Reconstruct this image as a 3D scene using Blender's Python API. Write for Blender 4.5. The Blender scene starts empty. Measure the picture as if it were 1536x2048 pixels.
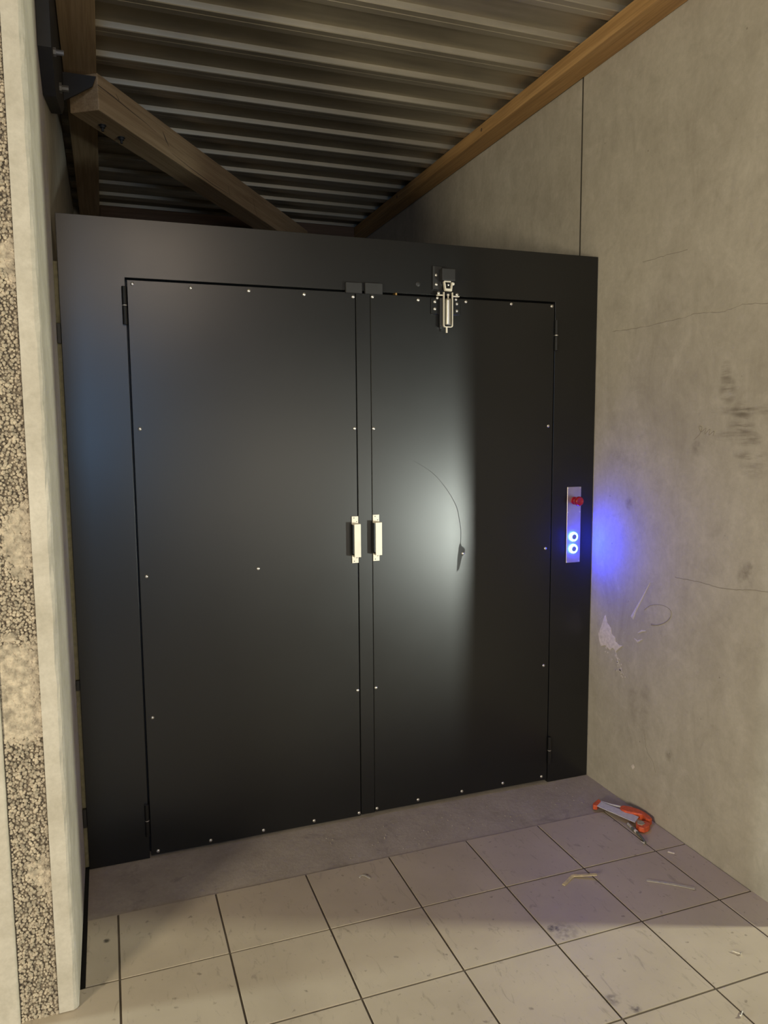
import bpy, bmesh, math, random
from mathutils import Vector, Matrix

random.seed(7)
S = bpy.context.scene
COL = S.collection

# ------------------------------------------------------------------ camera
cam_d = bpy.data.cameras.new('camera')
cam = bpy.data.objects.new('camera', cam_d)
COL.objects.link(cam)
cam_d.sensor_fit = 'VERTICAL'
cam_d.sensor_height = 24.0
cam_d.lens = 24.0 * 1521.0 / 2048.0
cam_d.clip_start = 0.02
right = Vector((0.9392665, -0.3431062, -0.0075192))
fwd = Vector((0.3402641, 0.9338932, -0.1098357))
up = Vector((0.0447074, 0.1006065, 0.9939213))
cm = Matrix.Identity(4)
for r_ in range(3):
    cm[r_][0] = right[r_]
    cm[r_][1] = up[r_]
    cm[r_][2] = -fwd[r_]
cm[0][3], cm[1][3], cm[2][3] = -1.9662, -2.7585, 1.55
cam.matrix_world = cm
S.camera = cam

# ------------------------------------------------------------------ world, lights, exposure
S.view_settings.view_transform = 'Standard'
S.view_settings.look = 'None'
S.view_settings.exposure = 0.0
S.view_settings.gamma = 1.0
S.view_settings.use_curve_mapping = False
w = bpy.data.worlds.new('world')
S.world = w
w.use_nodes = True
w.node_tree.nodes['Background'].inputs[0].default_value = (1.0, 0.93, 0.82, 1)
w.node_tree.nodes['Background'].inputs[1].default_value = 0.035


def area(name, loc, target, sx, sy, power, color):
    d = bpy.data.lights.new(name, 'AREA')
    d.shape = 'RECTANGLE'
    d.size, d.size_y = sx, sy
    d.energy = power
    d.color = color
    o = bpy.data.objects.new(name, d)
    COL.objects.link(o)
    o.location = loc
    o.rotation_euler = (Vector(target) - Vector(loc)).to_track_quat('-Z', 'Y').to_euler()
    return o


# hall ceiling lamp behind the camera (warm), work lamp standing low in the hall,
# hall lamp to the right beyond the end of the concrete wall, lamp outside on the left
area('hall_lamp', (-4.6, -3.4, 1.3), (0, -0.4, 1.3), 0.7, 0.9, 118, (1.0, 0.87, 0.62))
area('hall_fill', (0.3, -8.5, 0.9), (-1.2, 0, 1.0), 3.0, 1.6, 50, (1.0, 0.88, 0.70))  # added warm fill panel far behind the camera, gives the doors their sheen
area('hall_ceiling_lamp', (-1.6, -4.2, 2.95), (-1.2, -2.2, 0), 0.8, 0.8, 26, (1.0, 0.80, 0.60))
area('side_hall_lamp', (2.9, -2.25, 2.3), (-1.6, -0.9, 0.3), 0.2, 0.2, 130, (0.98, 1.0, 0.75))
area('outside_lamp', (-5.2, -0.36, 1.0), (0, -1.3, 0.9), 0.2, 0.3, 70, (0.88, 1.0, 0.9))
area('blue_fill', (-2.5, -7.5, 1.9), (-2.0, 0, 1.4), 0.9, 1.9, 45, (0.28, 0.56, 1.0))  # added bluish fill light, no opening known; tints the left frame stile
# work lamp with a narrow beam, standing low in the hall and aimed at the right door leaf
spot_d = bpy.data.lights.new('floor_work_lamp', 'SPOT')
spot_d.energy = 500
spot_d.color = (0.93, 1.0, 0.90)
spot_d.shadow_soft_size = 0.15
spot_d.spot_size = math.radians(28)
spot_d.spot_blend = 0.9
spot = bpy.data.objects.new('floor_work_lamp', spot_d)
COL.objects.link(spot)
spot.location = (1.75, -4.3, 0.5)
spot.rotation_euler = (Vector((-0.78, 0, 1.25)) - Vector(spot.location)).to_track_quat('-Z', 'Y').to_euler()

# ------------------------------------------------------------------ helpers
WORLD = {}


def obj(name, bm, mat, parent=None, origin=None, smooth=False):
    """bm holds world coordinates; the object gets its own origin."""
    me = bpy.data.meshes.new(name)
    if origin is None:
        xs = [v.co for v in bm.verts]
        lo = [min(c[k] for c in xs) for k in range(3)]
        hi = [max(c[k] for c in xs) for k in range(3)]
        origin = ((lo[0] + hi[0]) / 2, (lo[1] + hi[1]) / 2, lo[2])
    origin = Vector(origin)
    for v in bm.verts:
        v.co -= origin
    bmesh.ops.recalc_face_normals(bm, faces=bm.faces[:])
    bm.to_mesh(me)
    bm.free()
    if smooth:
        for p in me.polygons:
            p.use_smooth = True
    me.materials.append(mat)
    return place(name, me, origin, parent)


def place(name, me, origin, parent=None):
    """Link an object with an existing mesh at a world position."""
    o = bpy.data.objects.new(name, me)
    COL.objects.link(o)
    origin = Vector(origin)
    if parent is not None:
        o.parent = parent
        o.location = origin - WORLD[parent.name]
    else:
        o.location = origin
    WORLD[o.name] = origin
    return o


def root(name, loc, label=None, cat=None, group=None, kind=None):
    o = bpy.data.objects.new(name, None)
    o.empty_display_size = 0.05
    COL.objects.link(o)
    o.location = loc
    WORLD[o.name] = Vector(loc)
    return tag(o, label, cat, group, kind)


def tag(o, label=None, cat=None, group=None, kind=None):
    if label:
        o['label'] = label
    if cat:
        o['category'] = cat
    if group:
        o['group'] = group
    if kind:
        o['kind'] = kind
    return o


def box(bm, x0, x1, y0, y1, z0, z1, bev=0.0, seg=1):
    t = bmesh.new()
    bmesh.ops.create_cube(t, size=1.0)
    for v in t.verts:
        v.co = Vector(((x0 + x1) / 2 + v.co.x * (x1 - x0), (y0 + y1) / 2 + v.co.y * (y1 - y0), (z0 + z1) / 2 + v.co.z * (z1 - z0)))
    if bev > 0:
        bmesh.ops.bevel(t, geom=t.edges[:], offset=bev, segments=seg, affect='EDGES', profile=0.5)
    merge(bm, t)
    return bm


def merge(bm, t):
    m = {}
    for v in t.verts:
        m[v] = bm.verts.new(v.co)
    for f in t.faces:
        try:
            bm.faces.new([m[v] for v in f.verts])
        except ValueError:
            pass
    t.free()


def B(*a, **k):
    return box(bmesh.new(), *a, **k)


def prism(bm, pts, axis, a0, a1, bev=0.0):
    """Extrude a 2-D outline along an axis. pts in the two other axes, in order."""
    t = bmesh.new()

    def co(p, a):
        if axis == 0:
            return (a, p[0], p[1])
        if axis == 1:
            return (p[0], a, p[1])
        return (p[0], p[1], a)
    lo = [t.verts.new(co(p, a0)) for p in pts]
    hi = [t.verts.new(co(p, a1)) for p in pts]
    n = len(pts)
    t.faces.new(lo)
    t.faces.new(hi[::-1])
    for i in range(n):
        t.faces.new((lo[i], lo[(i + 1) % n], hi[(i + 1) % n], hi[i]))
    bmesh.ops.recalc_face_normals(t, faces=t.faces[:])
    if bev > 0:
        bmesh.ops.bevel(t, geom=t.edges[:], offset=bev, segments=2, affect='EDGES', profile=0.5)
    merge(bm, t)
    return bm


def lathe(bm, prof, c, axis, n=24):
    """prof: (radius, distance along axis); revolve about the axis through c."""
    axis = Vector(axis).normalized()
    u = axis.orthogonal().normalized()
    v = axis.cross(u)
    c = Vector(c)
    rings = []
    for r, d in prof:
        if r < 1e-6:
            rings.append([bm.verts.new(c + axis * d)])
        else:
            rings.append([bm.verts.new(c + axis * d + (u * math.cos(2 * math.pi * i / n) + v * math.sin(2 * math.pi * i / n)) * r) for i in range(n)])
    for a, b in zip(rings, rings[1:]):
        for i in range(n):
            j = (i + 1) % n
            q = []
            for p in (a[i % len(a)], a[j % len(a)], b[j % len(b)], b[i % len(b)]):
                if p not in q:
                    q.append(p)
            if len(q) > 2:
                bm.faces.new(q)
    return bm


def tube(bm, pts, rad, n=8):
    pts = [Vector(p) for p in pts]
    rings = []
    for i, p in enumerate(pts):
        d = (pts[min(i + 1, len(pts) - 1)] - pts[max(i - 1, 0)]).normalized()
        u = d.orthogonal().normalized() if i == 0 else (pu - d * pu.dot(d)).normalized()
        pu = u
        v = d.cross(u)
        r = rad[i] if isinstance(rad, (list, tuple)) else rad
        rings.append([bm.verts.new(p + (u * math.cos(2 * math.pi * k / n) + v * math.sin(2 * math.pi * k / n)) * r) for k in range(n)])
    for a, b in zip(rings, rings[1:]):
        for k in range(n):
            bm.faces.new((a[k], a[(k + 1) % n], b[(k + 1) % n], b[k]))
    bm.faces.new(rings[0][::-1])
    bm.faces.new(rings[-1])
    return bm


def ribbon(pts, width, normal, thick=0.0006):
    """A thin raised or drawn line following points on a flat surface."""
    bm = bmesh.new()
    normal = Vector(normal)
    pts = [Vector(p) for p in pts]
    rows = []
    for i, p in enumerate(pts):
        d = (pts[min(i + 1, len(pts) - 1)] - pts[max(i - 1, 0)]).normalized()
        s = d.cross(normal).normalized()
        wd = width[i] if isinstance(width, (list, tuple)) else width
        rows.append([bm.verts.new(p + s * wd / 2), bm.verts.new(p + s * wd / 2 * 0.6 + normal * thick),
                     bm.verts.new(p - s * wd / 2 * 0.6 + normal * thick), bm.verts.new(p - s * wd / 2)])
    for a, b in zip(rows, rows[1:]):
        for k in range(3):
            bm.faces.new((a[k], a[k + 1], b[k + 1], b[k]))
    return bm


def smoothpts(pts, n=6):
    """Catmull-Rom through 2-D or 3-D points."""
    out = []
    P = [Vector(p) for p in pts]
    for i in range(len(P) - 1):
        a, b, c, d = P[max(i - 1, 0)], P[i], P[i + 1], P[min(i + 2, len(P) - 1)]
        for k in range(n):
            t = k / n
            out.append(0.5 * ((2 * b) + (c - a) * t + (2 * a - 5 * b + 4 * c - d) * t * t + (3 * b - a - 3 * c + d) * t ** 3))
    out.append(P[-1])
    return out


# ------------------------------------------------------------------ materials
class NT:
    def __init__(self, name):
        self.m = bpy.data.materials.new(name)
        self.m.use_nodes = True
        self.t = self.m.node_tree
        self.b = self.t.nodes['Principled BSDF']

    def n(self, kind, **kw):
        o = self.t.nodes.new(kind)
        for k, v in kw.items():
            setattr(o, k, v)
        return o

    def l(self, a, b):
        self.t.links.new(a, b)

    def pos(self, scale=(1, 1, 1), world=True):
        src = self.n('ShaderNodeNewGeometry').outputs['Position'] if world else self.n('ShaderNodeTexCoord').outputs['Object']
        mp = self.n('ShaderNodeMapping')
        mp.inputs['Scale'].default_value = scale
        self.l(src, mp.inputs['Vector'])
        return mp.outputs[0]

    def noise(self, vec, scale, detail=4, rough=0.55, dist=0.0):
        o = self.n('ShaderNodeTexNoise')
        o.inputs['Scale'].default_value = scale
        o.inputs['Detail'].default_value = detail
        o.inputs['Roughness'].default_value = rough
        o.inputs['Distortion'].default_value = dist
        self.l(vec, o.inputs['Vector'])
        return o.outputs['Fac']

    def ramp(self, fac, stops):
        o = self.n('ShaderNodeValToRGB')
        e = o.color_ramp.elements
        while len(e) < len(stops):
            e.new(0.5)
        for k, (p, c) in enumerate(stops):
            e[k].position = p
            e[k].color = (*c, 1) if len(c) == 3 else c
        self.l(fac, o.inputs[0])
        return o.outputs[0]

    def rng(self, fac, a, b, c, d):
        o = self.n('ShaderNodeMapRange')
        for k, v in zip((1, 2, 3, 4), (a, b, c, d)):
            o.inputs[k].default_value = v
        self.l(fac, o.inputs[0])
        return o.outputs[0]

    def math(self, op, a, b=None, clamp=False):
        o = self.n('ShaderNodeMath', operation=op)
        o.use_clamp = clamp
        for k, v in enumerate((a, b)):
            if v is None:
                continue
            if isinstance(v, (int, float)):
                o.inputs[k].default_value = v
            else:
                self.l(v, o.inputs[k])
        return o.outputs[0]

    def mix(self, fac, a, b, mode='MIX'):
        o = self.n('ShaderNodeMix', data_type='RGBA', blend_type=mode)
        for k, v in ((0, fac), (6, a), (7, b)):
            if isinstance(v, (int, float)):
                o.inputs[k].default_value = v
            elif isinstance(v, tuple):
                o.inputs[k].default_value = (*v, 1)
            else:
                self.l(v, o.inputs[k])
        return o.outputs[2]

    def bump(self, h, strength=0.3, dist=0.002):
        o = self.n('ShaderNodeBump')
        o.inputs['Strength'].default_value = strength
        o.inputs['Distance'].default_value = dist
        self.l(h, o.inputs['Height'])
        self.l(o.outputs[0], self.b.inputs['Normal'])

    def base(self, c):
        if isinstance(c, tuple):
            self.b.inputs['Base Color'].default_value = (*c, 1)
        else:
            self.l(c, self.b.inputs['Base Color'])

    def rough(self, r):
        if isinstance(r, (int, float)):
            self.b.inputs['Roughness'].default_value = r
        else:
            self.l(r, self.b.inputs['Roughness'])


def plain(name, color, rough=0.5, metal=0.0, var=0.12, scale=30, bump=0.0, spec=0.5):
    q = NT(name)
    f = q.noise(q.pos(), scale)
    c = q.ramp(f, [(0.3, tuple(x * (1 - var) for x in color)), (0.7, tuple(min(1, x * (1 + var)) for x in color))])
    q.base(c)
    q.rough(rough)
    q.b.inputs['Metallic'].default_value = metal
    q.b.inputs['Specular IOR Level'].default_value = spec
    if bump:
        q.bump(f, bump, 0.001)
    return q.m


def mat_concrete_wall():
    q = NT('cast_concrete')
    p = q.pos()
    big = q.noise(p, 1.6, 5, 0.6, 0.4)
    vert = q.noise(q.pos((1, 2.6, 1.0)), 3.0, 6, 0.68, 0.8)
    fine = q.noise(p, 45, 6, 0.7)
    c = q.ramp(q.math('ADD', q.math('MULTIPLY', big, 0.55), q.math('MULTIPLY', vert, 0.45)),
               [(0.3, (0.34, 0.31, 0.25)), (0.5, (0.46, 0.425, 0.355)), (0.7, (0.54, 0.505, 0.43))])
    c = q.mix(q.rng(fine, 0.35, 0.7, 0.0, 0.30), c, (0.3, 0.27, 0.22))
    mid = q.noise(p, 9, 6, 0.7, 0.5)
    c = q.mix(q.rng(mid, 0.52, 0.75, 0.0, 0.40), c, (0.27, 0.24, 0.19))
    c = q.mix(q.rng(mid, 0.46, 0.28, 0.0, 0.35), c, (0.62, 0.58, 0.50))
    # small air holes and dark specks
    vo = q.n('ShaderNodeTexVoronoi')
    vo.inputs['Scale'].default_value = 16
    q.l(q.pos(), vo.inputs['Vector'])
    speck = q.math('MULTIPLY', q.rng(vo.outputs['Distance'], 0.03, 0.07, 1, 0), q.rng(q.noise(p, 5, 2), 0.5, 0.62, 0, 1))
    c = q.mix(q.math('MULTIPLY', speck, 0.6), c, (0.13, 0.115, 0.09))
    # dirty smears where things were leaned and handled
    sep = q.n('ShaderNodeSeparateXYZ')
    q.l(q.n('ShaderNodeNewGeometry').outputs['Position'], sep.inputs[0])
    Y, Z = sep.outputs[1], sep.outputs[2]
    rag = q.noise(q.pos((1, 6, 40)), 1.4, 4, 0.6)
    rag2 = q.noise(p, 14, 5, 0.65)

    def blot(y, z, ry, rz, amt, nz, col=(0.17, 0.145, 0.11)):
        nonlocal c
        dy = q.math('MULTIPLY', q.math('SUBTRACT', Y, y), 1 / ry)
        dz = q.math('MULTIPLY', q.math('SUBTRACT', Z, z), 1 / rz)
        d = q.math('ADD', q.math('MULTIPLY', dy, dy), q.math('MULTIPLY', dz, dz))
        m = q.rng(d, 0.0, 1.0, 1.0, 0.0)
        m = q.math('MULTIPLY', m, q.rng(nz, 0.42, 0.62, 0.1, 1.0))
        c = q.mix(q.math('MULTIPLY', m, amt, True), c, col)
    for a in ((-.722, 1.725, .03, .05, .6), (-.735, 1.665, .045, .05, .8), (-.80, 1.597, .055, .035, 1.0), (-.80, 1.548, .06, .03, .9),
              (-.77, 1.515, .12, .022, .6), (-.83, 1.505, .06, .03, .7), (-.85, 1.45, .09, .02, .7), (-.86, 1.41, .07, .04, .45),
              (-.9, 1.6, .1, .02, .5), (-.70, 1.597, .12, .016, .5)):
        blot(*a, rag)
    for a in ((-.845, 1.055, .04, .06, .7), (-.872, 1.085, .03, .03, .6), (-.365, .43, .05, .16, .35), (-.30, .42, .04, .2, .25),
              (-.52, .30, .03, .04, .7), (-.22, 1.46, .2, .18, .25), (-.24, 1.24, .03, .03, .6), (-.6, 1.47, .03, .03, .6)):
        blot(*a, rag2)
    q.base(c)
    q.rough(0.85)
    q.bump(q.math('ADD', fine, q.math('MULTIPLY', big, 1.5)), 0.25, 0.003)
    return q.m


def mat_concrete(name, lo, hi, scale=6, bump=0.3, stain=None):
    q = NT(name)
    p = q.pos()
    a = q.noise(p, scale, 6, 0.65, 0.3)
    f = q.noise(p, 70, 5, 0.7)
    c = q.ramp(a, [(0.3, lo), (0.7, hi)])
    c = q.mix(q.rng(f, 0.4, 0.7, 0, 0.2), c, tuple(x * 0.5 for x in lo))
    if stain:
        s = q.noise(p, 9, 5, 0.7, 0.6)
        c = q.mix(q.rng(s, 0.58, 0.72, 0, 0.55), c, stain)
    q.base(c)
    q.rough(0.9)
    q.bump(q.math('ADD', a, f), bump, 0.003)
    return q.m


def mat_tile():
    q = NT('floor_tile')
    p = q.pos()
    a = q.noise(p, 3.0, 5, 0.6, 0.3)
    c = q.ramp(a, [(0.3, (0.43, 0.365, 0.285)), (0.7, (0.52, 0.445, 0.35))])
    # dirt: drag marks, flecks and dust
    d1 = q.noise(q.pos((9, 3, 1)), 4, 5, 0.7, 1.0)
    c = q.mix(q.rng(d1, 0.58, 0.72, 0, 0.5), c, (0.2, 0.165, 0.135))
    d2 = q.noise(p, 38, 3, 0.5)
    c = q.mix(q.rng(d2, 0.665, 0.74, 0, 0.6), c, (0.16, 0.13, 0.105))
    sep = q.n('ShaderNodeSeparateXYZ')
    q.l(q.n('ShaderNodeNewGeometry').outputs['Position'], sep.inputs[0])
    X, Y = sep.outputs[0], sep.outputs[1]
    rag = q.noise(p, 45, 4, 0.6)
    for x, y, r, amt in ((-.725, -.862, .022, 1.4), (-.70, -.885, .05, .6), (-.70, -1.22, .02, 1.0), (-.74, -1.17, .03, .7), (-2.03, -.43, .012, 1.2), (-2.04, -.62, .01, 1.0)):
        dx, dy = q.math('SUBTRACT', X, x), q.math('SUBTRACT', Y, y)
        d = q.math('ADD', q.math('MULTIPLY', dx, dx), q.math('MULTIPLY', dy, dy))
        m = q.math('MULTIPLY', q.rng(d, 0, r * r, 1, 0), q.rng(rag, 0.4, 0.6, 0.1, 1.0))
        c = q.mix(q.math('MULTIPLY', m, amt, True), c, (0.1, 0.085, 0.07))
    q.base(c)
    q.rough(q.rng(a, 0.3, 0.7, 0.42, 0.55))
    q.bump(q.noise(p, 120, 3), 0.05, 0.001)
    return q.m


def mat_wood(name, lo, mid, hi, axis=1):
    q = NT(name)
    s = [22, 22, 22]
    s[axis] = 1.1
    p = q.pos(tuple(s), world=False)
    a = q.noise(p, 1.0, 6, 0.6, 0.9)
    s2 = [110, 110, 110]
    s2[axis] = 2.5
    b = q.noise(q.pos(tuple(s2), world=False), 1.0, 4, 0.6, 0.3)
    c = q.ramp(a, [(0.3, lo), (0.5, mid), (0.72, hi)])
    c = q.mix(q.rng(b, 0.42, 0.7, 0.0, 0.45), c, tuple(x * 0.55 for x in lo))
    k = q.noise(q.pos((3, 3, 3), world=False), 1.2, 3)
    c = q.mix(q.rng(k, 0.55, 0.75, 0, 0.3), c, mid)
    q.base(c)
    q.rough(0.7)
    q.bump(b, 0.3, 0.002)
    return q.m


def mat_galv():
    q = NT('galvanised_steel')
    p = q.pos((1.5, 14, 14))
    a = q.noise(p, 1.5, 5, 0.6)
    b = q.noise(q.pos(), 3, 4, 0.6)
    c = q.ramp(a, [(0.3, (0.41, 0.375, 0.30)), (0.7, (0.53, 0.49, 0.40))])
    c = q.mix(q.rng(b, 0.5, 0.75, 0, 0.35), c, (0.25, 0.23, 0.2))
    q.base(c)
    q.rough(q.rng(a, 0.3, 0.7, 0.46, 0.56))
    q.b.inputs['Metallic'].default_value = 0.7
    return q.m


def mat_powder():
    q = NT('anthracite_powder_coat')
    f = q.noise(q.pos(), 420, 2, 0.5)
    g = q.noise(q.pos(), 2.2, 4, 0.6)
    q.base(q.ramp(g, [(0.3, (0.0065, 0.007, 0.0072)), (0.7, (0.0080, 0.0085, 0.0088))]))
    q.rough(q.rng(g, 0.3, 0.7, 0.29, 0.32))
    q.b.inputs['Specular IOR Level'].default_value = 0.6
    q.bump(f, 0.06, 0.0006)
    return q.m


def mat_emit(name, color, strength):
    q = NT(name)
    q.base((0.8, 0.9, 1.0))
    q.b.inputs['Emission Color'].default_value = (*color, 1)
    q.b.inputs['Emission Strength'].default_value = strength
    return q.m


M_WALL = mat_concrete_wall()
M_LEAF = mat_concrete('precast_leaf_concrete', (0.46, 0.43, 0.36), (0.64, 0.61, 0.54), 7, 0.25)
M_CORE = mat_concrete('aggregate_binder', (0.14, 0.115, 0.085), (0.24, 0.20, 0.15), 12, 0.6)
M_PEB = plain('expanded_clay_pebbles', (0.45, 0.395, 0.31), 0.9, var=0.4, scale=60)
M_SLAB = mat_concrete('rough_screed', (0.34, 0.295, 0.25), (0.45, 0.395, 0.34), 5, 0.5, stain=(0.19, 0.165, 0.15))
M_GROUT = mat_concrete('grout', (0.09, 0.07, 0.05), (0.15, 0.12, 0.09), 8, 0.4)
M_BASE = plain('dark_floor_base', (0.02, 0.02, 0.02), 0.95)
M_TILE = mat_tile()
M_WOODR = mat_wood('spruce_beam', (0.34, 0.19, 0.07), (0.47, 0.275, 0.105), (0.56, 0.35, 0.15))
M_WOODL = mat_wood('planed_timber', (0.42, 0.29, 0.165), (0.53, 0.385, 0.23), (0.60, 0.45, 0.285))
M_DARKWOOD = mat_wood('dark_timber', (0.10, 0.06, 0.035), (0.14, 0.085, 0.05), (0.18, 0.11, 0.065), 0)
M_DECK = mat_galv()
M_BLACK = mat_powder()
M_PLAST = plain('black_plastic', (0.018, 0.018, 0.018), 0.5)
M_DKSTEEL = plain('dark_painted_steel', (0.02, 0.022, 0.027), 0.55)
M_SCREW = plain('zinc_screw', (0.75, 0.73, 0.68), 0.32, 0.9, 0.05)
M_STEEL = plain('bright_steel', (0.72, 0.70, 0.63), 0.28, 1.0, 0.06)
M_BRUSH = plain('brushed_stainless', (0.56, 0.52, 0.52), 0.38, 0.9, 0.06)
M_ALU = plain('anodised_aluminium', (0.80, 0.75, 0.63), 0.40, 0.15, 0.04)
M_HOLE = plain('dark_hole', (0.06, 0.055, 0.045), 0.8)
M_RED = plain('red_plastic', (0.33, 0.008, 0.025), 0.3)
M_BRASS = plain('brass', (0.6, 0.38, 0.14), 0.35, 0.9)
M_LED = mat_emit('blue_led_ring', (0.005, 0.03, 1.0), 500.0)
M_CAP = plain('button_cap', (0.30, 0.31, 0.45), 0.35, 0.6)
M_ORANGE = plain('orange_plastic', (0.62, 0.10, 0.03), 0.5, var=0.25, scale=90)
M_BLADE = plain('grey_blade', (0.60, 0.59, 0.62), 0.5, 0.0, 0.12, 60)
M_MUD = plain('dried_plaster', (0.34, 0.30, 0.2), 0.9, var=0.4, scale=120)
M_STRIP = plain('pale_wood_strip', (0.62, 0.52, 0.30), 0.7, var=0.2, scale=80)
M_CLEAR = plain('grey_clear_plastic', (0.50, 0.47, 0.40), 0.4, var=0.2, scale=80)
M_CORD = plain('dark_green_cord', (0.12, 0.13, 0.10), 0.6, var=0.4, scale=90)
M_CRACK = plain('crack_line', (0.31, 0.28, 0.225), 0.9)
M_PENCIL = plain('pencil_line', (0.27, 0.24, 0.20), 0.8)
M_FILLER = plain('white_filler', (0.66, 0.60, 0.54), 0.9, var=0.15, scale=70)
M_GAPLIT = plain('lit_gap_olive', (0.22, 0.205, 0.13), 0.9, var=0.2, scale=60)  # olive tone of the lit wall behind the frame gap, put into the colour
M_BOLT = plain('weathered_bolt', (0.22, 0.22, 0.22), 0.5, 0.5)
M_FILLTHIN = plain('thin_filler_smear', (0.56, 0.515, 0.455), 0.9, var=0.15, scale=90)
M_SCRATCH = plain('scuffed_coat', (0.011, 0.012, 0.012), 0.48)

# ------------------------------------------------------------------ floor
TX0, TY0, TP = -1.6851, -0.3091, 0.31      # tile grid
floor = tag(obj('floor', B(-7, 4, -8, 3.4, -0.12, -0.012), M_BASE), 'grey-beige square tiles with a bare screed strip along the black doors', None, None, 'structure')
obj('screed_strip', B(-2.087, -0.001, TY0 + 0.001, 0.35, -0.0119, -0.006), M_SLAB, floor)
g = bmesh.new()
box(g, -2.087, 0.6, -3.6, TY0, -0.0119, -0.0028)
box(g, -3.6, -2.088, -3.6, -0.74, -0.0119, -0.0028)
obj('grout', g, M_GROUT, floor)
tile_mesh = {}


def tile(x0, x1, y0, y1):
    k = (round(x1 - x0, 3), round(y1 - y0, 3))
    if k not in tile_mesh:
        hx, hy = (x1 - x0) / 2, (y1 - y0) / 2
        bm = B(-hx, hx, -hy, hy, -0.0118, 0.0, bev=0.0006)
        me = bpy.data.meshes.new('tile')
        bm.to_mesh(me)
        bm.free()
        me.materials.append(M_TILE)
        tile_mesh[k] = me
    o = place('tile', tile_mesh[k], ((x0 + x1) / 2, (y0 + y1) / 2, random.uniform(-0.0006, 0.0)), floor)
    o.rotation_euler = (random.uniform(-.0012, .0012), random.uniform(-.0012, .0012), 0)


GAP = 0.0032
for j in range(0, 9):
    ya, yb = TY0 - (j + 1) * TP + GAP, TY0 - j * TP - GAP
    if j == 0:
        yb = TY0
    for i in range(-6, 7):
        xa, xb = TX0 + i * TP + GAP, TX0 + (i + 1) * TP - GAP
        if i == 5 and ya > -1.2:
            xb = -0.003
        if i > 5 and ya > -1.2:
            continue
        if i == -2 and ya > -0.8:
            xa = -2.086
        if i < -2 and ya > -0.74:
            continue
        tile(xa, xb, ya, yb)
# hall floor beyond the laid tiles that show
obj('hall_floor', B(-7, 4, -8, -3.6, -0.0119, 0.0), M_TILE, floor)
obj('hall_floor', B(0.61, 4, -3.6, -1.2, -0.0119, 0.0), M_TILE, floor)
obj('outside_floor', B(-7, -3.61, -3.6, 3.4, -0.0119, 0.0), M_TILE, floor)

# ------------------------------------------------------------------ right wall
wr = root('wall_right', (0.1, 1.0, 0), 'bare grey concrete wall of two tall panels, stained and scratched', None, None, 'structure')
p1 = obj('wall_panel', B(0.0, 0.2, -1.13, 0.136, -0.011, 3.3, bev=0.004, seg=2), M_WALL, wr)
p2 = obj('wall_panel', B(0.004, 0.2, 0.149, 3.2, -0.011, 3.3), M_WALL, wr)
obj('joint_filler', B(0.0045, 0.19, 0.1361, 0.1489, 0, 3.3), M_HOLE, wr)


def wallpts(l, x=-0.0002):
    return [(x, a, b) for a, b in l]


NX = (-1, 0, 0)


def jag(pts, amp):
    return [(a + random.uniform(-amp, amp), b + random.uniform(-amp, amp)) for a, b in pts]


cr = [(-.104, 1.935), (-.2, 1.931), (-.333, 1.93), (-.442, 1.934), (-.51, 1.934), (-.569, 1.94), (-.64, 1.935), (-.707, 1.93), (-.771, 1.939), (-.833, 1.937), (-.9, 1.93), (-1.1, 1.94)]
obj('crack', ribbon(wallpts([tuple(v) for v in jag([tuple(p) for p in smoothpts(cr, 5)], .002)]), [random.uniform(.0004, .0032) for _ in range(56)], NX), M_CRACK, p1)
cr2 = [(-.279, 2.175), (-.35, 2.172), (-.431, 2.173), (-.52, 2.168)]
obj('crack', ribbon(wallpts(jag([tuple(p) for p in smoothpts(cr2, 5)], .0015)), .002, NX), M_CRACK, p1)
cr3 = [(-.515, .99), (-.592, .995), (-.654, .995), (-.736, .995), (-.824, 1.004), (-.886, 1.015), (-1.05, 1.03)]
obj('crack', ribbon(wallpts(jag([tuple(p) for p in smoothpts(cr3, 5)], .0015)), .0028, NX), M_CRACK, p1)
cr4 = [(-.375, .33), (-.39, .27), (-.43, .235), (-.445, .20)]
obj('crack', ribbon(wallpts(jag([tuple(p) for p in smoothpts(cr4, 5)], .002)), .0025, NX), M_CRACK, p1)
arc = [(-.349, .829), (-.383, .854), (-.433, .869), (-.475, .869), (-.5, .857), (-.496, .833), (-.47, .808), (-.429, .788), (-.392, .781)]
obj('pencil_arc', ribbon(wallpts([tuple(p) for p in smoothpts(arc, 6)]), [.0022] * 30 + [.004] * 15 + [.008] * 4, NX), M_PENCIL, p1)
scr = [(-.586, 1.499), (-.614, 1.521), (-.623, 1.543), (-.608, 1.547), (-.619, 1.528), (-.642, 1.541), (-.638, 1.521), (-.661, 1.538), (-.657, 1.517), (-.68, 1.531), (-.676, 1.514)]
obj('pencil_scribble', ribbon(wallpts([tuple(p) for p in smoothpts(scr, 5)]), .0022, NX), M_PENCIL, p1)
# white plaster scars
sc = [(-.060, .66), (-.08, .70), (-.098, .745), (-.106, .752), (-.118, .722), (-.144, .705), (-.150, .682), (-.173, .672), (-.178, .655), (-.20, .648), (-.223, .649), (-.205, .636), (-.181, .615), (-.16, .625), (-.141, .610), (-.11, .622), (-.08, .61), (-.066, .63)]
obj('plaster_scar', prism(bmesh.new(), sc, 0, -0.0012, 0.0005), M_FILLER, p1)
for pts, wd in (([(-.278, .78), (-.30, .82), (-.337, .877), (-.379, .945)], [.020, .012, .007, .002]), ([(-.317, .728), (-.34, .742), (-.364, .748)], [.004, .009, .003]),
                ([(-.294, .70), (-.315, .692), (-.345, .709)], [.003, .011, .003]), ([(-.17, .63), (-.20, .57), (-.235, .53)], [.007, .003, .001])):
    obj('plaster_scar', ribbon(wallpts(pts), wd, NX, 0.0008), M_FILLTHIN, p1)
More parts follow.
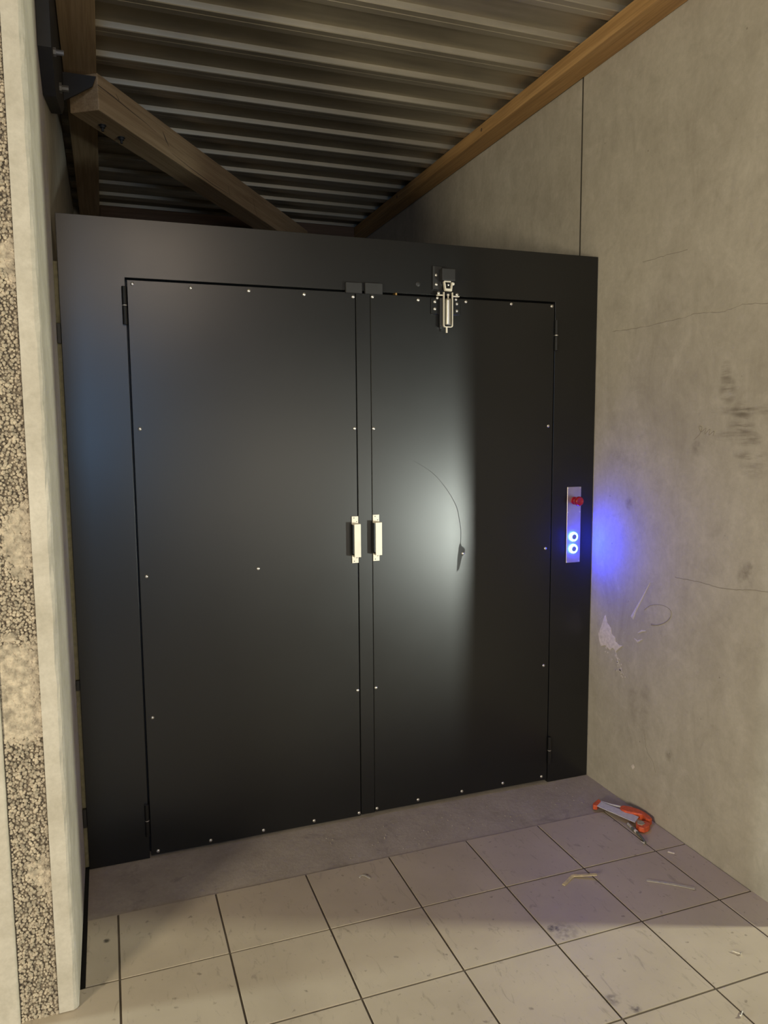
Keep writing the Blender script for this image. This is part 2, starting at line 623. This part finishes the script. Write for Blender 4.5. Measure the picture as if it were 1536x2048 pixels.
obj('plaster_scar', prism(bmesh.new(), [(-.30, .165), (-.312, .178), (-.32, .168), (-.312, .155)], 0, -0.0015, 0.0005), M_FILLER, p1)

for k in range(26):
    t_ = random.random()
    yy, zz = -.13 - .11 * t_ + random.uniform(-.035, .035), .62 - .10 * t_ + random.uniform(-.03, .03)
    r_ = random.uniform(.002, .007)
    n_ = random.randint(5, 7)
    obj('plaster_fleck', prism(bmesh.new(), [(yy + r_ * random.uniform(.5, 1.3) * math.cos(6.283 * i / n_), zz + r_ * random.uniform(.5, 1.3) * math.sin(6.283 * i / n_)) for i in range(n_)], 0, -0.0008, 0.0005), M_FILLTHIN, p1)

# ------------------------------------------------------------------ left wall: sandwich panel with exposed end
wl = root('wall_left', (-2.2, 1.0, 0), 'concrete sandwich wall with exposed gravelly core at its cut end', None, None, 'structure')
bm = bmesh.new()
prof = [(-2.1495, -0.70), (-2.112, -0.70), (-2.1045, -0.6955), (-2.1005, -0.687), (-2.100, -0.675), (-2.100, 3.1), (-2.1495, 3.1)]
zs = [0.003 + k * 0.045 for k in range(74)]
rows = []
for k, z in enumerate(zs):
    row = []
    for q_, (x, y) in enumerate(prof):
        jx = random.uniform(-.0022, .0022) if q_ in (1, 2) else (random.uniform(-.001, .001) if q_ == 3 else 0)
        row.append(bm.verts.new((x + jx, y + (random.uniform(-.0015, .0015) if q_ == 2 else 0), z)))
    rows.append(row)
n = len(prof)
for a, b in zip(rows, rows[1:]):
    for k in range(n):
        bm.faces.new((a[k], a[(k + 1) % n], b[(k + 1) % n], b[k]))
bm.faces.new(rows[0])
bm.faces.new(rows[-1][::-1])
obj('inner_leaf', bm, M_LEAF, wl)
core = obj('aggregate_core', B(-2.2425, -2.1497, -0.690, 3.1, -0.011, 3.3), M_CORE, wl)
obj('outer_leaf', B(-2.36, -2.2427, -0.702, 3.1, -0.011, 3.3, bev=0.005, seg=2), M_LEAF, wl)
# pebbles of the no-fines core
ico = bmesh.new()
bmesh.ops.create_icosphere(ico, subdivisions=1, radius=1.0)
iv = [v.co.copy() for v in ico.verts]
ifc = [[v.index for v in f.verts] for f in ico.faces]
ico.free()
from mathutils import noise as mn
V, Fc = [], []
z = 0.0
while z < 2.75:
    x = -2.2405
    while x < -2.151:
        patch = mn.noise((x * 7 + 3.1, z * 4.2, 0.3)) + random.uniform(-.08, .08)
        flat = patch > 0.25
        r = random.uniform(0.007, 0.011) if flat else random.uniform(0.003, 0.0060)
        c = Vector((x + random.uniform(-.003, .003), -0.690 - random.uniform(0, .0045), z + random.uniform(-.003, .003)))
        c.x = min(max(c.x, -2.2405 + r * .7), -2.151 - r * .7)
        rot = Matrix.Rotation(random.uniform(0, 6.28), 3, Vector((random.random(), random.random(), random.random() + .01)).normalized())
        if flat:
            rot = Matrix.Rotation(random.uniform(-.25, .25), 3, 'X')
            c.y = -0.690
        sx, sy, sz = random.uniform(.8, 1.25) * r, (0.0045 + random.uniform(-.001, .001)) if flat else random.uniform(.8, 1.1) * r, random.uniform(.8, 1.25) * r
        o0 = len(V)
        for p in iv:
            V.append(tuple(c + rot @ Vector((p.x * sx, p.y * sy, p.z * sz))))
        Fc.extend([[o0 + k for k in f] for f in ifc])
        x += random.uniform(0.0062, 0.0098)
    z += 0.0078
me = bpy.data.meshes.new('pebbles')
me.from_pydata([(a - (-2.196), b + 0.69, c) for a, b, c in V], [], Fc)
me.materials.append(M_PEB)
peb = place('pebbles', me, (-2.196, -0.69, 0), wl)
peb['kind'] = 'stuff'

# ------------------------------------------------------------------ back wall
wb = tag(obj('wall_back', B(-2.36, 0.2, 3.05, 3.25, -0.011, 3.3), M_WALL), 'dim concrete wall at the back above the black doors', None, None, 'structure')

# ------------------------------------------------------------------ ceiling: trapezoidal steel deck
ce = root('ceiling', (-1.0, 0, 3.076), 'ribbed galvanised steel deck ceiling with ribs running across', None, None, 'structure')
PIT, ZF, HH = 0.2475, 3.0775, 0.026
PH = 0.262           # y of the near foot of one rib
sheet_n = 4


def deck_profile(k):
    y = PH + k * PIT
    # near web foot(top) -> flange -> far web -> soffit with a shallow stiffener
    return [(y - 0.004, ZF + HH), (y, ZF + 0.006), (y + 0.003, ZF + 0.003), (y + 0.027, ZF + 0.0008), (y + 0.029, ZF + 0.003), (y + 0.032, ZF + 0.0005), (y + 0.058, ZF - 0.002), (y + 0.061, ZF), (y + 0.058, ZF + HH),
            (y + 0.076, ZF + HH), (y + 0.080, ZF + HH - 0.005), (y + 0.092, ZF + HH - 0.005), (y + 0.096, ZF + HH)]


for s0 in range(-16, 13, sheet_n):
    pr = []
    for k in range(s0, min(s0 + sheet_n, 12)):
        pr += deck_profile(k)
    k = min(s0 + sheet_n, 12)
    pr.append((PH + k * PIT - 0.004, ZF + HH))
    if len(pr) < 3:
        continue
    bm = bmesh.new()
    a = [bm.verts.new((-2.36, y, z)) for y, z in pr]
    b = [bm.verts.new((0.2, y, z)) for y, z in pr]
    c = [bm.verts.new((-2.36, y, z + 0.0012)) for y, z in pr]
    d = [bm.verts.new((0.2, y, z + 0.0012)) for y, z in pr]
    for i in range(len(pr) - 1):
        bm.faces.new((a[i], b[i], b[i + 1], a[i + 1]))
        bm.faces.new((c[i], c[i + 1], d[i + 1], d[i]))
    for (u1, u2) in ((a, c), (b, d)):
        for i in range(len(pr) - 1):
            bm.faces.new((u1[i], u1[i + 1], u2[i + 1], u2[i]))
    obj('deck_sheet', bm, M_DECK, ce)
# roof build-up above the deck keeps daylight out
obj('roof_board', B(-2.36, 0.2, -3.75, 3.2, ZF + HH + 0.03, ZF + HH + 0.1), M_BASE, ce)

# ------------------------------------------------------------------ timber beams
bm = B(-0.108, -0.001, -3.7, 3.045, 3.013, 3.0745, bev=0.004, seg=2)
br = tag(obj('wooden_beam', bm, M_WOODR), 'long orange-brown timber bearer along the top of the right concrete wall', 'beam')
for y, x, zz in ((0.86, -0.1085, 3.045), (2.05, -0.1085, 3.048)):
    obj('knot', lathe(bmesh.new(), [(0.0, -0.0006), (0.006, -0.0006), (0.011, 0.001)], (x, y, zz), (1, 0, 0), 12), M_DARKWOOD, br)
bm = B(-2.06, -1.932, -3.7, 3.045, 3.013, 3.0745, bev=0.003, seg=2)
bl = tag(obj('wooden_beam', bm, M_WOODL), 'dim brown timber bearer along the left wall, above the diagonal beam', 'beam')
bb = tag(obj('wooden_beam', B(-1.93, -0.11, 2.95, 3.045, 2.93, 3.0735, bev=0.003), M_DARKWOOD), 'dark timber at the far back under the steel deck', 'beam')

# diagonal beam: local y along its length
ang = -math.radians(33.6)
A0 = Vector((-1.986, 0.789, 2.867))       # middle of the near end, underside
L = 2.62
bd_me = bpy.data.meshes.new('diagonal_beam')
bm = B(-0.068, 0.068, 0.0, L, 0.0, 0.1455, bev=0.004, seg=2)
bm.to_mesh(bd_me)
bm.free()
bd_me.materials.append(M_WOODL)
bd = bpy.data.objects.new('diagonal_beam', bd_me)
COL.objects.link(bd)
bd.location = A0
bd.rotation_euler = (0, 0, ang)
WORLD[bd.name] = A0
tag(bd, 'light timber beam running diagonally under the deck, cracked, two bolts below', 'beam')


def child_local(name, bm, mat, parent):
    me = bpy.data.meshes.new(name)
    bmesh.ops.recalc_face_normals(bm, faces=bm.faces[:])
    bm.to_mesh(me)
    bm.free()
    me.materials.append(mat)
    o = bpy.data.objects.new(name, me)
    COL.objects.link(o)
    o.parent = parent
    return o


for (ly) in (0.145, 0.29):
    bm = lathe(bmesh.new(), [(0.0, 0.0), (0.017, 0.0), (0.017, -0.003), (0.012, -0.0032), (0.012, -0.012), (0.006, -0.0122), (0.006, -0.026), (0.0, -0.026)], (-0.012, ly, 0.0), (0, 0, 1), 6)
    child_local('bolt', bm, M_DKSTEEL, bd)
# drying cracks on the side and underside (thin dark wedges)
def bcrack(pts, wd, nrm):
    child_local('drying_crack', ribbon(pts, wd, nrm, 0.0004), M_HOLE, bd)
SX = 0.0682
bcrack([(SX, 0.0, 0.098), (SX, 0.12, 0.095), (SX, 0.25, 0.088), (SX, 0.38, 0.082), (SX, 0.46, 0.074)], [.003, .0035, .003, .002, .0008], (1, 0, 0))
bcrack([(SX, 0.52, 0.10), (SX, 0.545, 0.075), (SX, 0.575, 0.05)], [.002, .008, .002], (1, 0, 0))
bcrack([(SX, 0.13, 0.115), (SX, 0.155, 0.098)], [.001, .004], (1, 0, 0))
bcrack([(SX, 0.60, 0.028), (SX, 0.8, 0.018), (SX, 1.05, 0.012), (SX, 1.25, 0.018)], [.001, .003, .003, .001], (1, 0, 0))
bcrack([(SX, 1.24, 0.06), (SX, 1.26, 0.018)], [.001, .0035], (1, 0, 0))
bcrack([(SX, 1.6, 0.10), (SX, 1.62, 0.04), (SX, 1.66, 0.005)], [.001, .0025, .001], (1, 0, 0))

# ------------------------------------------------------------------ dark steel plate high on the left wall
gs = root('steel_bracket', (-2.09, 0.3, 2.6), 'dark painted steel plate bolted high on the left wall', 'bracket')
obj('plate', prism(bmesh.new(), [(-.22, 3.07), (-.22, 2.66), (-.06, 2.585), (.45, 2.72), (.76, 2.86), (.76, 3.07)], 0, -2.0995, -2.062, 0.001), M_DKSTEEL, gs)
obj('dark_triangle', prism(bmesh.new(), [(-2.0615, 2.99), (-2.0615, 2.88), (-1.95, 2.95), (-1.935, 2.99)], 1, 0.735, 0.745), M_DKSTEEL, gs)  # dark triangular plate across the near end of the diagonal beam
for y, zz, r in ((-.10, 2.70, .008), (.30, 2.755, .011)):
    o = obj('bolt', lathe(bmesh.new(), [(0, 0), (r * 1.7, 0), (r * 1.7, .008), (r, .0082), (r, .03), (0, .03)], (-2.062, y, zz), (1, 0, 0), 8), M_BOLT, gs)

# ------------------------------------------------------------------ the black double door
FY, TK = 0.0, 0.05
door = root('door_1', (-1.04, 0.0, 0.0), 'black steel double door in a wide black frame', None, None, 'structure')
XL0, XL1, XR0, XR1, ZT, HT = -2.086, -1.880, -0.206, -0.004, 2.058, 2.2507
obj('door_frame', prism(bmesh.new(), [(XL0, -.004), (XL1, -.004), (XL1, ZT), (XR0, ZT), (XR0, -.004), (XR1, -.004), (XR1, HT), (XL0, HT)], 1, 0, TK, .001), M_BLACK, door)
obj('lit_gap_strip', B(-2.0995, -2.0868, 0.012, 0.045, 0.0, 2.10), M_GAPLIT, door)  # added strip, coloured like the lit wall seen through this gap
leafL = obj('door_leaf', B(-1.8745, -1.0695, -0.002, 0.038, 0.006, 2.051, bev=.0015), M_BLACK, door)
leafR = obj('door_leaf', B(-1.0095, -0.2105, -0.002, 0.038, 0.010, 2.050, bev=.0015), M_BLACK, door)
obj('astragal', B(-1.0665, -1.0102, -0.001, 0.036, 0.008, 2.050, bev=.0015), M_BLACK, leafR)
# rebate behind the joints, part of the frame
obj('rebate', B(-1.92, -0.17, 0.0392, 0.049, 0.0, 2.0575), M_PLAST, door)

sm_bm = lathe(bmesh.new(), [(0.0065, 0.0), (0.0063, -0.0015), (0.0048, -0.0032), (0.0022, -0.0041), (0.0, -0.0042)], (0, 0, 0), (0, 1, 0), 14)
bmesh.ops.recalc_face_normals(sm_bm, faces=sm_bm.faces[:])
screw_me = bpy.data.meshes.new('screw')
sm_bm.to_mesh(screw_me)
sm_bm.free()
for p in screw_me.polygons:
    p.use_smooth = True
screw_me.materials.append(M_SCREW)
for x, zz in ((-1.857, 2.038), (-1.666, 2.035), (-1.465, 2.036), (-1.264, 2.034), (-1.0775, 2.035), (-1.852, 1.553), (-1.0775, 1.549), (-1.851, 1.038), (-1.457, 1.038),
              (-1.851, .524), (-1.0775, .526), (-1.851, .019), (-1.662, .021), (-1.463, .022), (-1.263, .022), (-1.0775, .019)):
    place('screw', screw_me, (x, -0.002, zz), leafL)
for x, zz in ((-1.0015, 2.039), (-.816, 2.036), (-.614, 2.039), (-.412, 2.040), (-.224, 2.040), (-1.0015, 1.548), (-.232, 1.553), (-.237, 1.038), (-1.0015, .527), (-.236, .528),
              (-1.0015, .024), (-.822, .028), (-.623, .029), (-.429, .031), (-.238, .028), (-.623, 1.041)):
    place('screw', screw_me, (x, -0.002, zz), leafR)
# scuff marks on the right leaf
scr = [(-.835, 1.421), (-.799, 1.40), (-.762, 1.376), (-.723, 1.339), (-.69, 1.298), (-.666, 1.261), (-.648, 1.224), (-.639, 1.179), (-.632, 1.138), (-.632, 1.086)]
sp = smoothpts(scr, 4)
obj('scratch', ribbon([(p.x, -0.0021, p.y) for p in sp], [0.0006 + 0.0018 * min(1, k / 24) for k in range(len(sp))], (0, -1, 0), .00015), M_SCRATCH, leafR)
obj('smear', prism(bmesh.new(), [(-.639, 1.077), (-.633, 1.085), (-.628, 1.072), (-.618, 1.066), (-.612, 1.054), (-.616, 1.04), (-.626, 1.03), (-.632, 1.005), (-.639, .978), (-.65, .968), (-.648, 1.0), (-.646, 1.03)], 1, -0.0023, -0.0015), M_SCRATCH, leafR)

# handles: flat aluminium bar bent into a bow
for cx, zb in ((-1.0815, 1.034), (-0.9960, 1.0365)):
    hw = 0.0128
    z0, z3 = zb, zb + 0.181
    z1, z2 = zb + 0.031, zb + 0.150
    t, s = 0.004, 0.031
    yo = -0.0022
    prf = [(yo, z0), (yo - t, z0), (yo - t, z1 - t), (yo - s - t, z1 - t), (yo - s - t, z2 + t), (yo - t, z2 + t), (yo - t, z3), (yo, z3), (yo, z2), (yo - s, z2), (yo - s, z1), (yo, z1)]
    h = obj('door_handle', prism(bmesh.new(), prf, 0, cx - hw, cx + hw, 0.0005), M_ALU, door)
    for dx, dz in ((-.0045, .1745), (.006, .1605), (.006, .0205), (-.0045, .0075)):
        obj('screw_hole', lathe(bmesh.new(), [(0, -.0002), (.0016, -.0004), (.0026, 0.0006)], (cx + dx, yo - t, zb + dz), (0, 1, 0), 12), M_HOLE, h)

# hinges
for x, z0, z1 in ((-1.8845, 1.903, 2.028), (-0.2035, 1.862, 1.984), (-0.2035, 0.085, 0.205), (-1.8845, 0.085, 0.205)):
    zm = (z0 + z1) / 2
    bm = bmesh.new()
    lathe(bm, [(0, 0), (.0072, 0), (.008, .001), (.008, zm - z0 - .003), (.0072, zm - z0 - .002), (0, zm - z0 - .002)], (x, -.007, z0), (0, 0, 1), 16)
    lathe(bm, [(0, 0), (.0072, 0), (.008, .001), (.008, z1 - zm - .003), (.0072, z1 - zm - .002), (0, z1 - zm - .002)], (x, -.007, zm + .002), (0, 0, 1), 16)
    hg = obj('hinge', bm, M_BLACK, door)
    obj('hinge_pin', lathe(bmesh.new(), [(.0082, 0), (.0082, .003)], (x, -.007, zm - .0015), (0, 0, 1), 16), M_SCREW, hg)
# two dark stops on the header over the meeting edges
for x0, x1, z0, z1 in ((-1.109, -1.046, 2.046, 2.085), (-1.034, -0.965, 2.046, 2.087)):
    obj('door_stop', B(x0, x1, -0.016, 0.0, z0, z1, bev=.0015), M_PLAST, door)
obj('plug', lathe(bmesh.new(), [(0, -.004), (.004, -.004), (.0095, -.002), (.0105, 0)], (-.816, 0, 2.096), (0, 1, 0), 20), M_PLAST, door)
obj('brass_pin', B(-.9095, -.9025, -.004, .03, 2.0495, 2.0585, bev=.001), M_BRASS, door)
# packers between frame and left wall
for z0, z1 in ((0.655, 0.69), (0.155, 0.222), (1.835, 1.90)):
    obj('packer', B(-2.0985, -2.0868, -0.004, 0.0115, z0, z1, bev=.001), M_PLAST, door)

# ------------------------------------------------------------------ safety lock on the right leaf and header
lk = root('door_lock', (-0.70, 0.0, 1.92), 'bright steel roller lock with black switch box at the top of the right door', 'lock')
obj('switch_plate', B(-.757, -.719, -.008, -.0001, 2.078, 2.166, bev=.001), M_PLAST, lk)
obj('switch_box', B(-.732, -.676, -.040, -.0082, 2.108, 2.154, bev=.003, seg=2), M_PLAST, lk)
for x, zz in ((-.743, 2.132), (-.743, 2.097)):
    place('screw', screw_me, (x, -.008, zz), lk)
obj('back_plate', B(-.764, -.640, -.0075, -.0021, 1.985, 2.046, bev=.0015), M_BLACK, lk)
obj('guide_rail', B(-.732, -.720, -.022, -.0076, 1.935, 2.046, bev=.001), M_PLAST, lk)
obj('bracket_plate', B(-.7195, -.678, -.012, -.0076, 1.940, 2.046, bev=.001), M_PLAST, lk)
for x, zz in ((-.749, 2.032), (-.749, 2.005), (-.656, 2.028), (-.656, 2.001)):
    place('screw', screw_me, (x, -.0075, zz), lk)
for x, zz in ((-.738, 2.063), (-.660, 2.061)):
    place('screw', screw_me, (x, -.018, zz), lk)
for x, zz in ((-.738, 2.0465), (-.660, 2.0445)):
    place('screw', screw_me, (x, -.0075, zz), lk)
YL = -.030
oL, oR, oB, oT, w2 = -.7225, -.6835, 1.934, 2.066, .0030
poly = [(oL, oT), (oL, oB + .006), (oL + .002, oB + .002), (oL + .006, oB), (oR - .006, oB), (oR - .002, oB + .002), (oR, oB + .006), (oR, oT),
        (oR - w2, oT), (oR - w2, oB + .008), (oR - .006, oB + w2), (oL + .006, oB + w2), (oL + w2, oB + .008), (oL + w2, oT)]
obj('bow', prism(bmesh.new(), poly, 1, YL - .003, YL + .006), M_ALU, lk)
obj('roller', lathe(bmesh.new(), [(0, 0), (.0105, 0), (.0112, .001), (.0112, .092), (.0095, .097), (.004, .0985), (.0035, .107), (.0062, .108), (.0062, .115), (0, .116)], (-.7035, YL, 1.944), (0, 0, 1), 24), M_STEEL, lk, smooth=False)
obj('pull_pin', lathe(bmesh.new(), [(0, 0), (.003, 0), (.0036, .001), (.0036, .021), (0, .021)], (-.709, YL, 1.913), (0, 0, 1), 12), M_ALU, lk)
obj('cross_arm', B(-.748, -.7238, YL, YL + .012, 2.0525, 2.0560), M_ALU, lk)
obj('cross_arm', B(-.6822, -.655, YL, YL + .012, 2.0505, 2.0540), M_ALU, lk)
obj('yoke', prism(bmesh.new(), [(-.7175, 2.0705), (-.6895, 2.0695), (-.686, 2.103), (-.690, 2.103), (-.6925, 2.079), (-.7140, 2.079), (-.7185, 2.105), (-.7225, 2.105)], 1, YL - .006, YL + .006), M_ALU, lk)
obj('yoke_bar', B(-.7205, -.693, YL - .004, YL + .004, 2.1035, 2.1075), M_ALU, lk)
obj('roller_knob', lathe(bmesh.new(), [(0, -.005), (.005, -.004), (.0062, 0), (.005, .004), (0, .005)], (-.6825, YL, 2.098), (0, 1, 0), 12), M_ALU, lk)
obj('centre_screw', lathe(bmesh.new(), [(0, -.003), (.0035, -.002), (.004, .004)], (-.704, -.034, 2.093), (0, 1, 0), 12), M_SCREW, lk)

# ------------------------------------------------------------------ control panel with lit buttons
cp = root('control_panel', (-0.098, 0.0, 0.968), 'narrow steel push-button panel with red stop button and two blue-lit ring buttons', 'control panel')
obj('face_plate', B(-.1325, -.0640, -.0025, -.0001, .9685, 1.295, bev=.0008), M_BRUSH, cp)
ps_bm = lathe(bmesh.new(), [(.0032, 0), (.003, -.001), (0, -.0014)], (0, 0, 0), (0, 1, 0), 10)
psm = bpy.data.meshes.new('panel_screw')
bmesh.ops.recalc_face_normals(ps_bm, faces=ps_bm.faces[:])
ps_bm.to_mesh(psm)
ps_bm.free()
psm.materials.append(M_SCREW)
for x, zz in ((-.128, 1.290), (-.0685, 1.290), (-.1285, 1.187), (-.0685, 1.187), (-.1285, .9735), (-.0685, .9735)):
    place('panel_screw', psm, (x, -.0025, zz), cp)
em = obj('stop_button', lathe(bmesh.new(), [(.0145, -.030), (.0195, -.0315), (.0205, -.036), (.0195, -.043), (.0165, -.047), (.0135, -.0475), (.0125, -.0465), (0, -.0465)], (-.098, 0, 1.236), (0, 1, 0), 28), M_RED, cp, smooth=True)
obj('button_collar', lathe(bmesh.new(), [(.0165, -.0025), (.0165, -.007), (.012, -.0075), (.012, -.031), (.0145, -.0312)], (-.098, 0, 1.236), (0, 1, 0), 24), M_RED, em)
for zz in (1.0805, 1.0285):
    bz = obj('ring_button', lathe(bmesh.new(), [(.0195, -.0025), (.0195, -.0042), (.0190, -.0072), (.0172, -.0092), (.0140, -.0098), (.0122, -.0092), (.0118, -.0080)], (-.0985, 0, zz), (0, 1, 0), 32), M_LED, cp, smooth=True)
    obj('button_cap', lathe(bmesh.new(), [(.0118, -.0080), (.0114, -.0100), (.0100, -.0108), (0, -.0110)], (-.0985, 0, zz), (0, 1, 0), 24), M_CAP, bz)

# ------------------------------------------------------------------ things lying on the floor
tl = root('hand_tool', (-0.075, -0.35, 0.0), 'orange-handled tool with a flat grey blade lying at the foot of the wall', 'tool')
obj('blade', prism(bmesh.new(), [(-.146, -.274), (-.109, -.252), (-.044, -.408), (-.086, -.437)], 2, 0.0165, 0.019, .0005), M_BLADE, tl)
obj('end_cap', prism(bmesh.new(), [(-.158, -.268), (-.150, -.254), (-.106, -.230), (-.102, -.240), (-.112, -.256), (-.146, -.278)], 2, 0.001, 0.02, .003), M_ORANGE, tl)
obj('back_rod', tube(bmesh.new(), [(-.104, -.243, .014), (-.08, -.283, .015), (-.05, -.326, .018)], .0035), M_BLADE, tl)
obj('handle', prism(bmesh.new(), [(-.068, -.322), (-.050, -.318), (-.030, -.338), (-.014, -.362), (-.005, -.395), (-.006, -.425), (-.012, -.448), (-.030, -.452), (-.034, -.435), (-.028, -.41), (-.038, -.395), (-.060, -.378), (-.074, -.36), (-.078, -.34)], 2, 0.0, 0.026, .004), M_ORANGE, tl)
obj('thumb_loop', prism(bmesh.new(), [(-.094, -.455), (-.083, -.440), (-.064, -.436), (-.048, -.442), (-.036, -.456), (-.042, -.474), (-.060, -.486), (-.084, -.490), (-.098, -.478)], 2, 0.0, 0.022, .004), M_ORANGE, tl)
obj('plaster_lump', prism(bmesh.new(), [(-.090, -.456), (-.080, -.444), (-.064, -.441), (-.056, -.450), (-.062, -.466), (-.080, -.472)], 2, 0.0215, 0.0245, .001), M_MUD, tl)

tl.location = Vector((-0.087, -0.366, 0.0))
cd = [(-.112, -.428, .004), (-.118, -.455, .005), (-.122, -.478, .006), (-.124, -.50, .007), (-.129, -.53, .006), (-.137, -.556, .005), (-.140, -.566, .005)]
c_o = tag(obj('cord_scrap', tube(bmesh.new(), smoothpts(cd, 4), .0048), M_CORD, origin=(-.125, -.5, 0)), 'short dirty cord end beside the orange-handled tool', 'cord')
obj('pale_sleeve', tube(bmesh.new(), [(-.1125, -.432, .0045), (-.116, -.446, .005), (-.1195, -.462, .0055)], .0056), M_CLEAR, c_o)
obj('pale_sleeve', tube(bmesh.new(), [(-.1222, -.486, .0068), (-.1238, -.498, .007)], .0062), M_FILLER, c_o)
obj('frayed_end', tube(bmesh.new(), [(-.138, -.56, .005), (-.150, -.572, .008), (-.155, -.560, .010)], [.0035, .003, .001]), M_CLEAR, c_o)


def strip(name, pts, wd, mat, label, cat, th=0.003):
    sp_ = smoothpts(pts, 5)
    bm = bmesh.new()
    rows_ = []
    for i, p in enumerate(sp_):
        d = (sp_[min(i + 1, len(sp_) - 1)] - sp_[max(i - 1, 0)])
        d.z = 0
        d.normalize()
        s = Vector((-d.y, d.x, 0)) * wd / 2
        rows_.append([bm.verts.new(p + s), bm.verts.new(p - s), bm.verts.new(p - s + Vector((0, 0, th))), bm.verts.new(p + s + Vector((0, 0, th)))])
    for a, b in zip(rows_, rows_[1:]):
        for k in range(4):
            bm.faces.new((a[k], a[(k + 1) % 4], b[(k + 1) % 4], b[k]))
    bm.faces.new(rows_[0][::-1])
    bm.faces.new(rows_[-1])
    return tag(obj(name, bm, mat), label, cat)


strip('bent_strip', [(-.570, -.681, .0003), (-.545, -.668, .0003), (-.517, -.652, .001), (-.505, -.653, .003), (-.47, -.668, .006), (-.438, -.683, .010)], .011, M_STRIP, 'pale yellow bent strip lying on the tiles', 'scrap')
strip('flat_strip', [(-.289, -.758, .0003), (-.24, -.793, .0003), (-.198, -.829, .0006), (-.170, -.855, .0008)], .011, M_CLEAR, 'long greyish strip of packing on the tile nearest the right wall', 'scrap', .002)
strip('shaving', [(-1.205, -.394, .0003), (-1.196, -.387, .002), (-1.186, -.392, .003), (-1.178, -.404, .002), (-1.172, -.412, .0005)], .006, M_CLEAR, 'small curled shaving alone on the front middle tile', 'scrap', .0015)
strip('plaster_chip', [(-.099, -.641, .0003), (-.092, -.65, .0004), (-.084, -.658, .0003)], .007, M_FILLER, 'tiny white chip on the narrow tile by the wall', 'scrap', .003)


def small_screw(loc, rz, label):
    r0 = root('loose_screw', loc, label, 'screw')
    d = Vector((math.cos(rz), math.sin(rz), 0))
    c0 = Vector(loc) + Vector((0, 0, .0032))
    obj('head', lathe(bmesh.new(), [(0, -.001), (.0042, 0), (.0042, .001), (.0018, .0035)], c0 + Vector((0, 0, .001)), d, 12), M_SCREW, r0)
    obj('shank', lathe(bmesh.new(), [(.0018, .0035), (.0018, .022), (0, .029)], c0 + Vector((0, 0, .001)), d, 10), M_SCREW, r0)


small_screw((-.276, -1.160, 0), 2.2, 'loose shiny screw on the bright tile near the right edge')
small_screw((-.463, -1.345, 0), 0.6, 'loose screw at the bottom right corner of the picture')
# dust crumbs on the screed are counted by nobody
crumb = bmesh.new()
for k in range(90):
    x, y = random.uniform(-1.3, -.03), -random.triangular(.015, .29, .2)
    r = random.uniform(.0012, .0035)
    t = bmesh.new()
    bmesh.ops.create_icosphere(t, subdivisions=1, radius=r)
    for v in t.verts:
        v.co = Vector((v.co.x * random.uniform(.7, 1.4) + x, v.co.y * random.uniform(.7, 1.4) + y, v.co.z * .6 - .006 + r * .55))
    merge(crumb, t)
o = obj('plaster_crumbs', crumb, M_SLAB, floor)
o['kind'] = 'stuff'
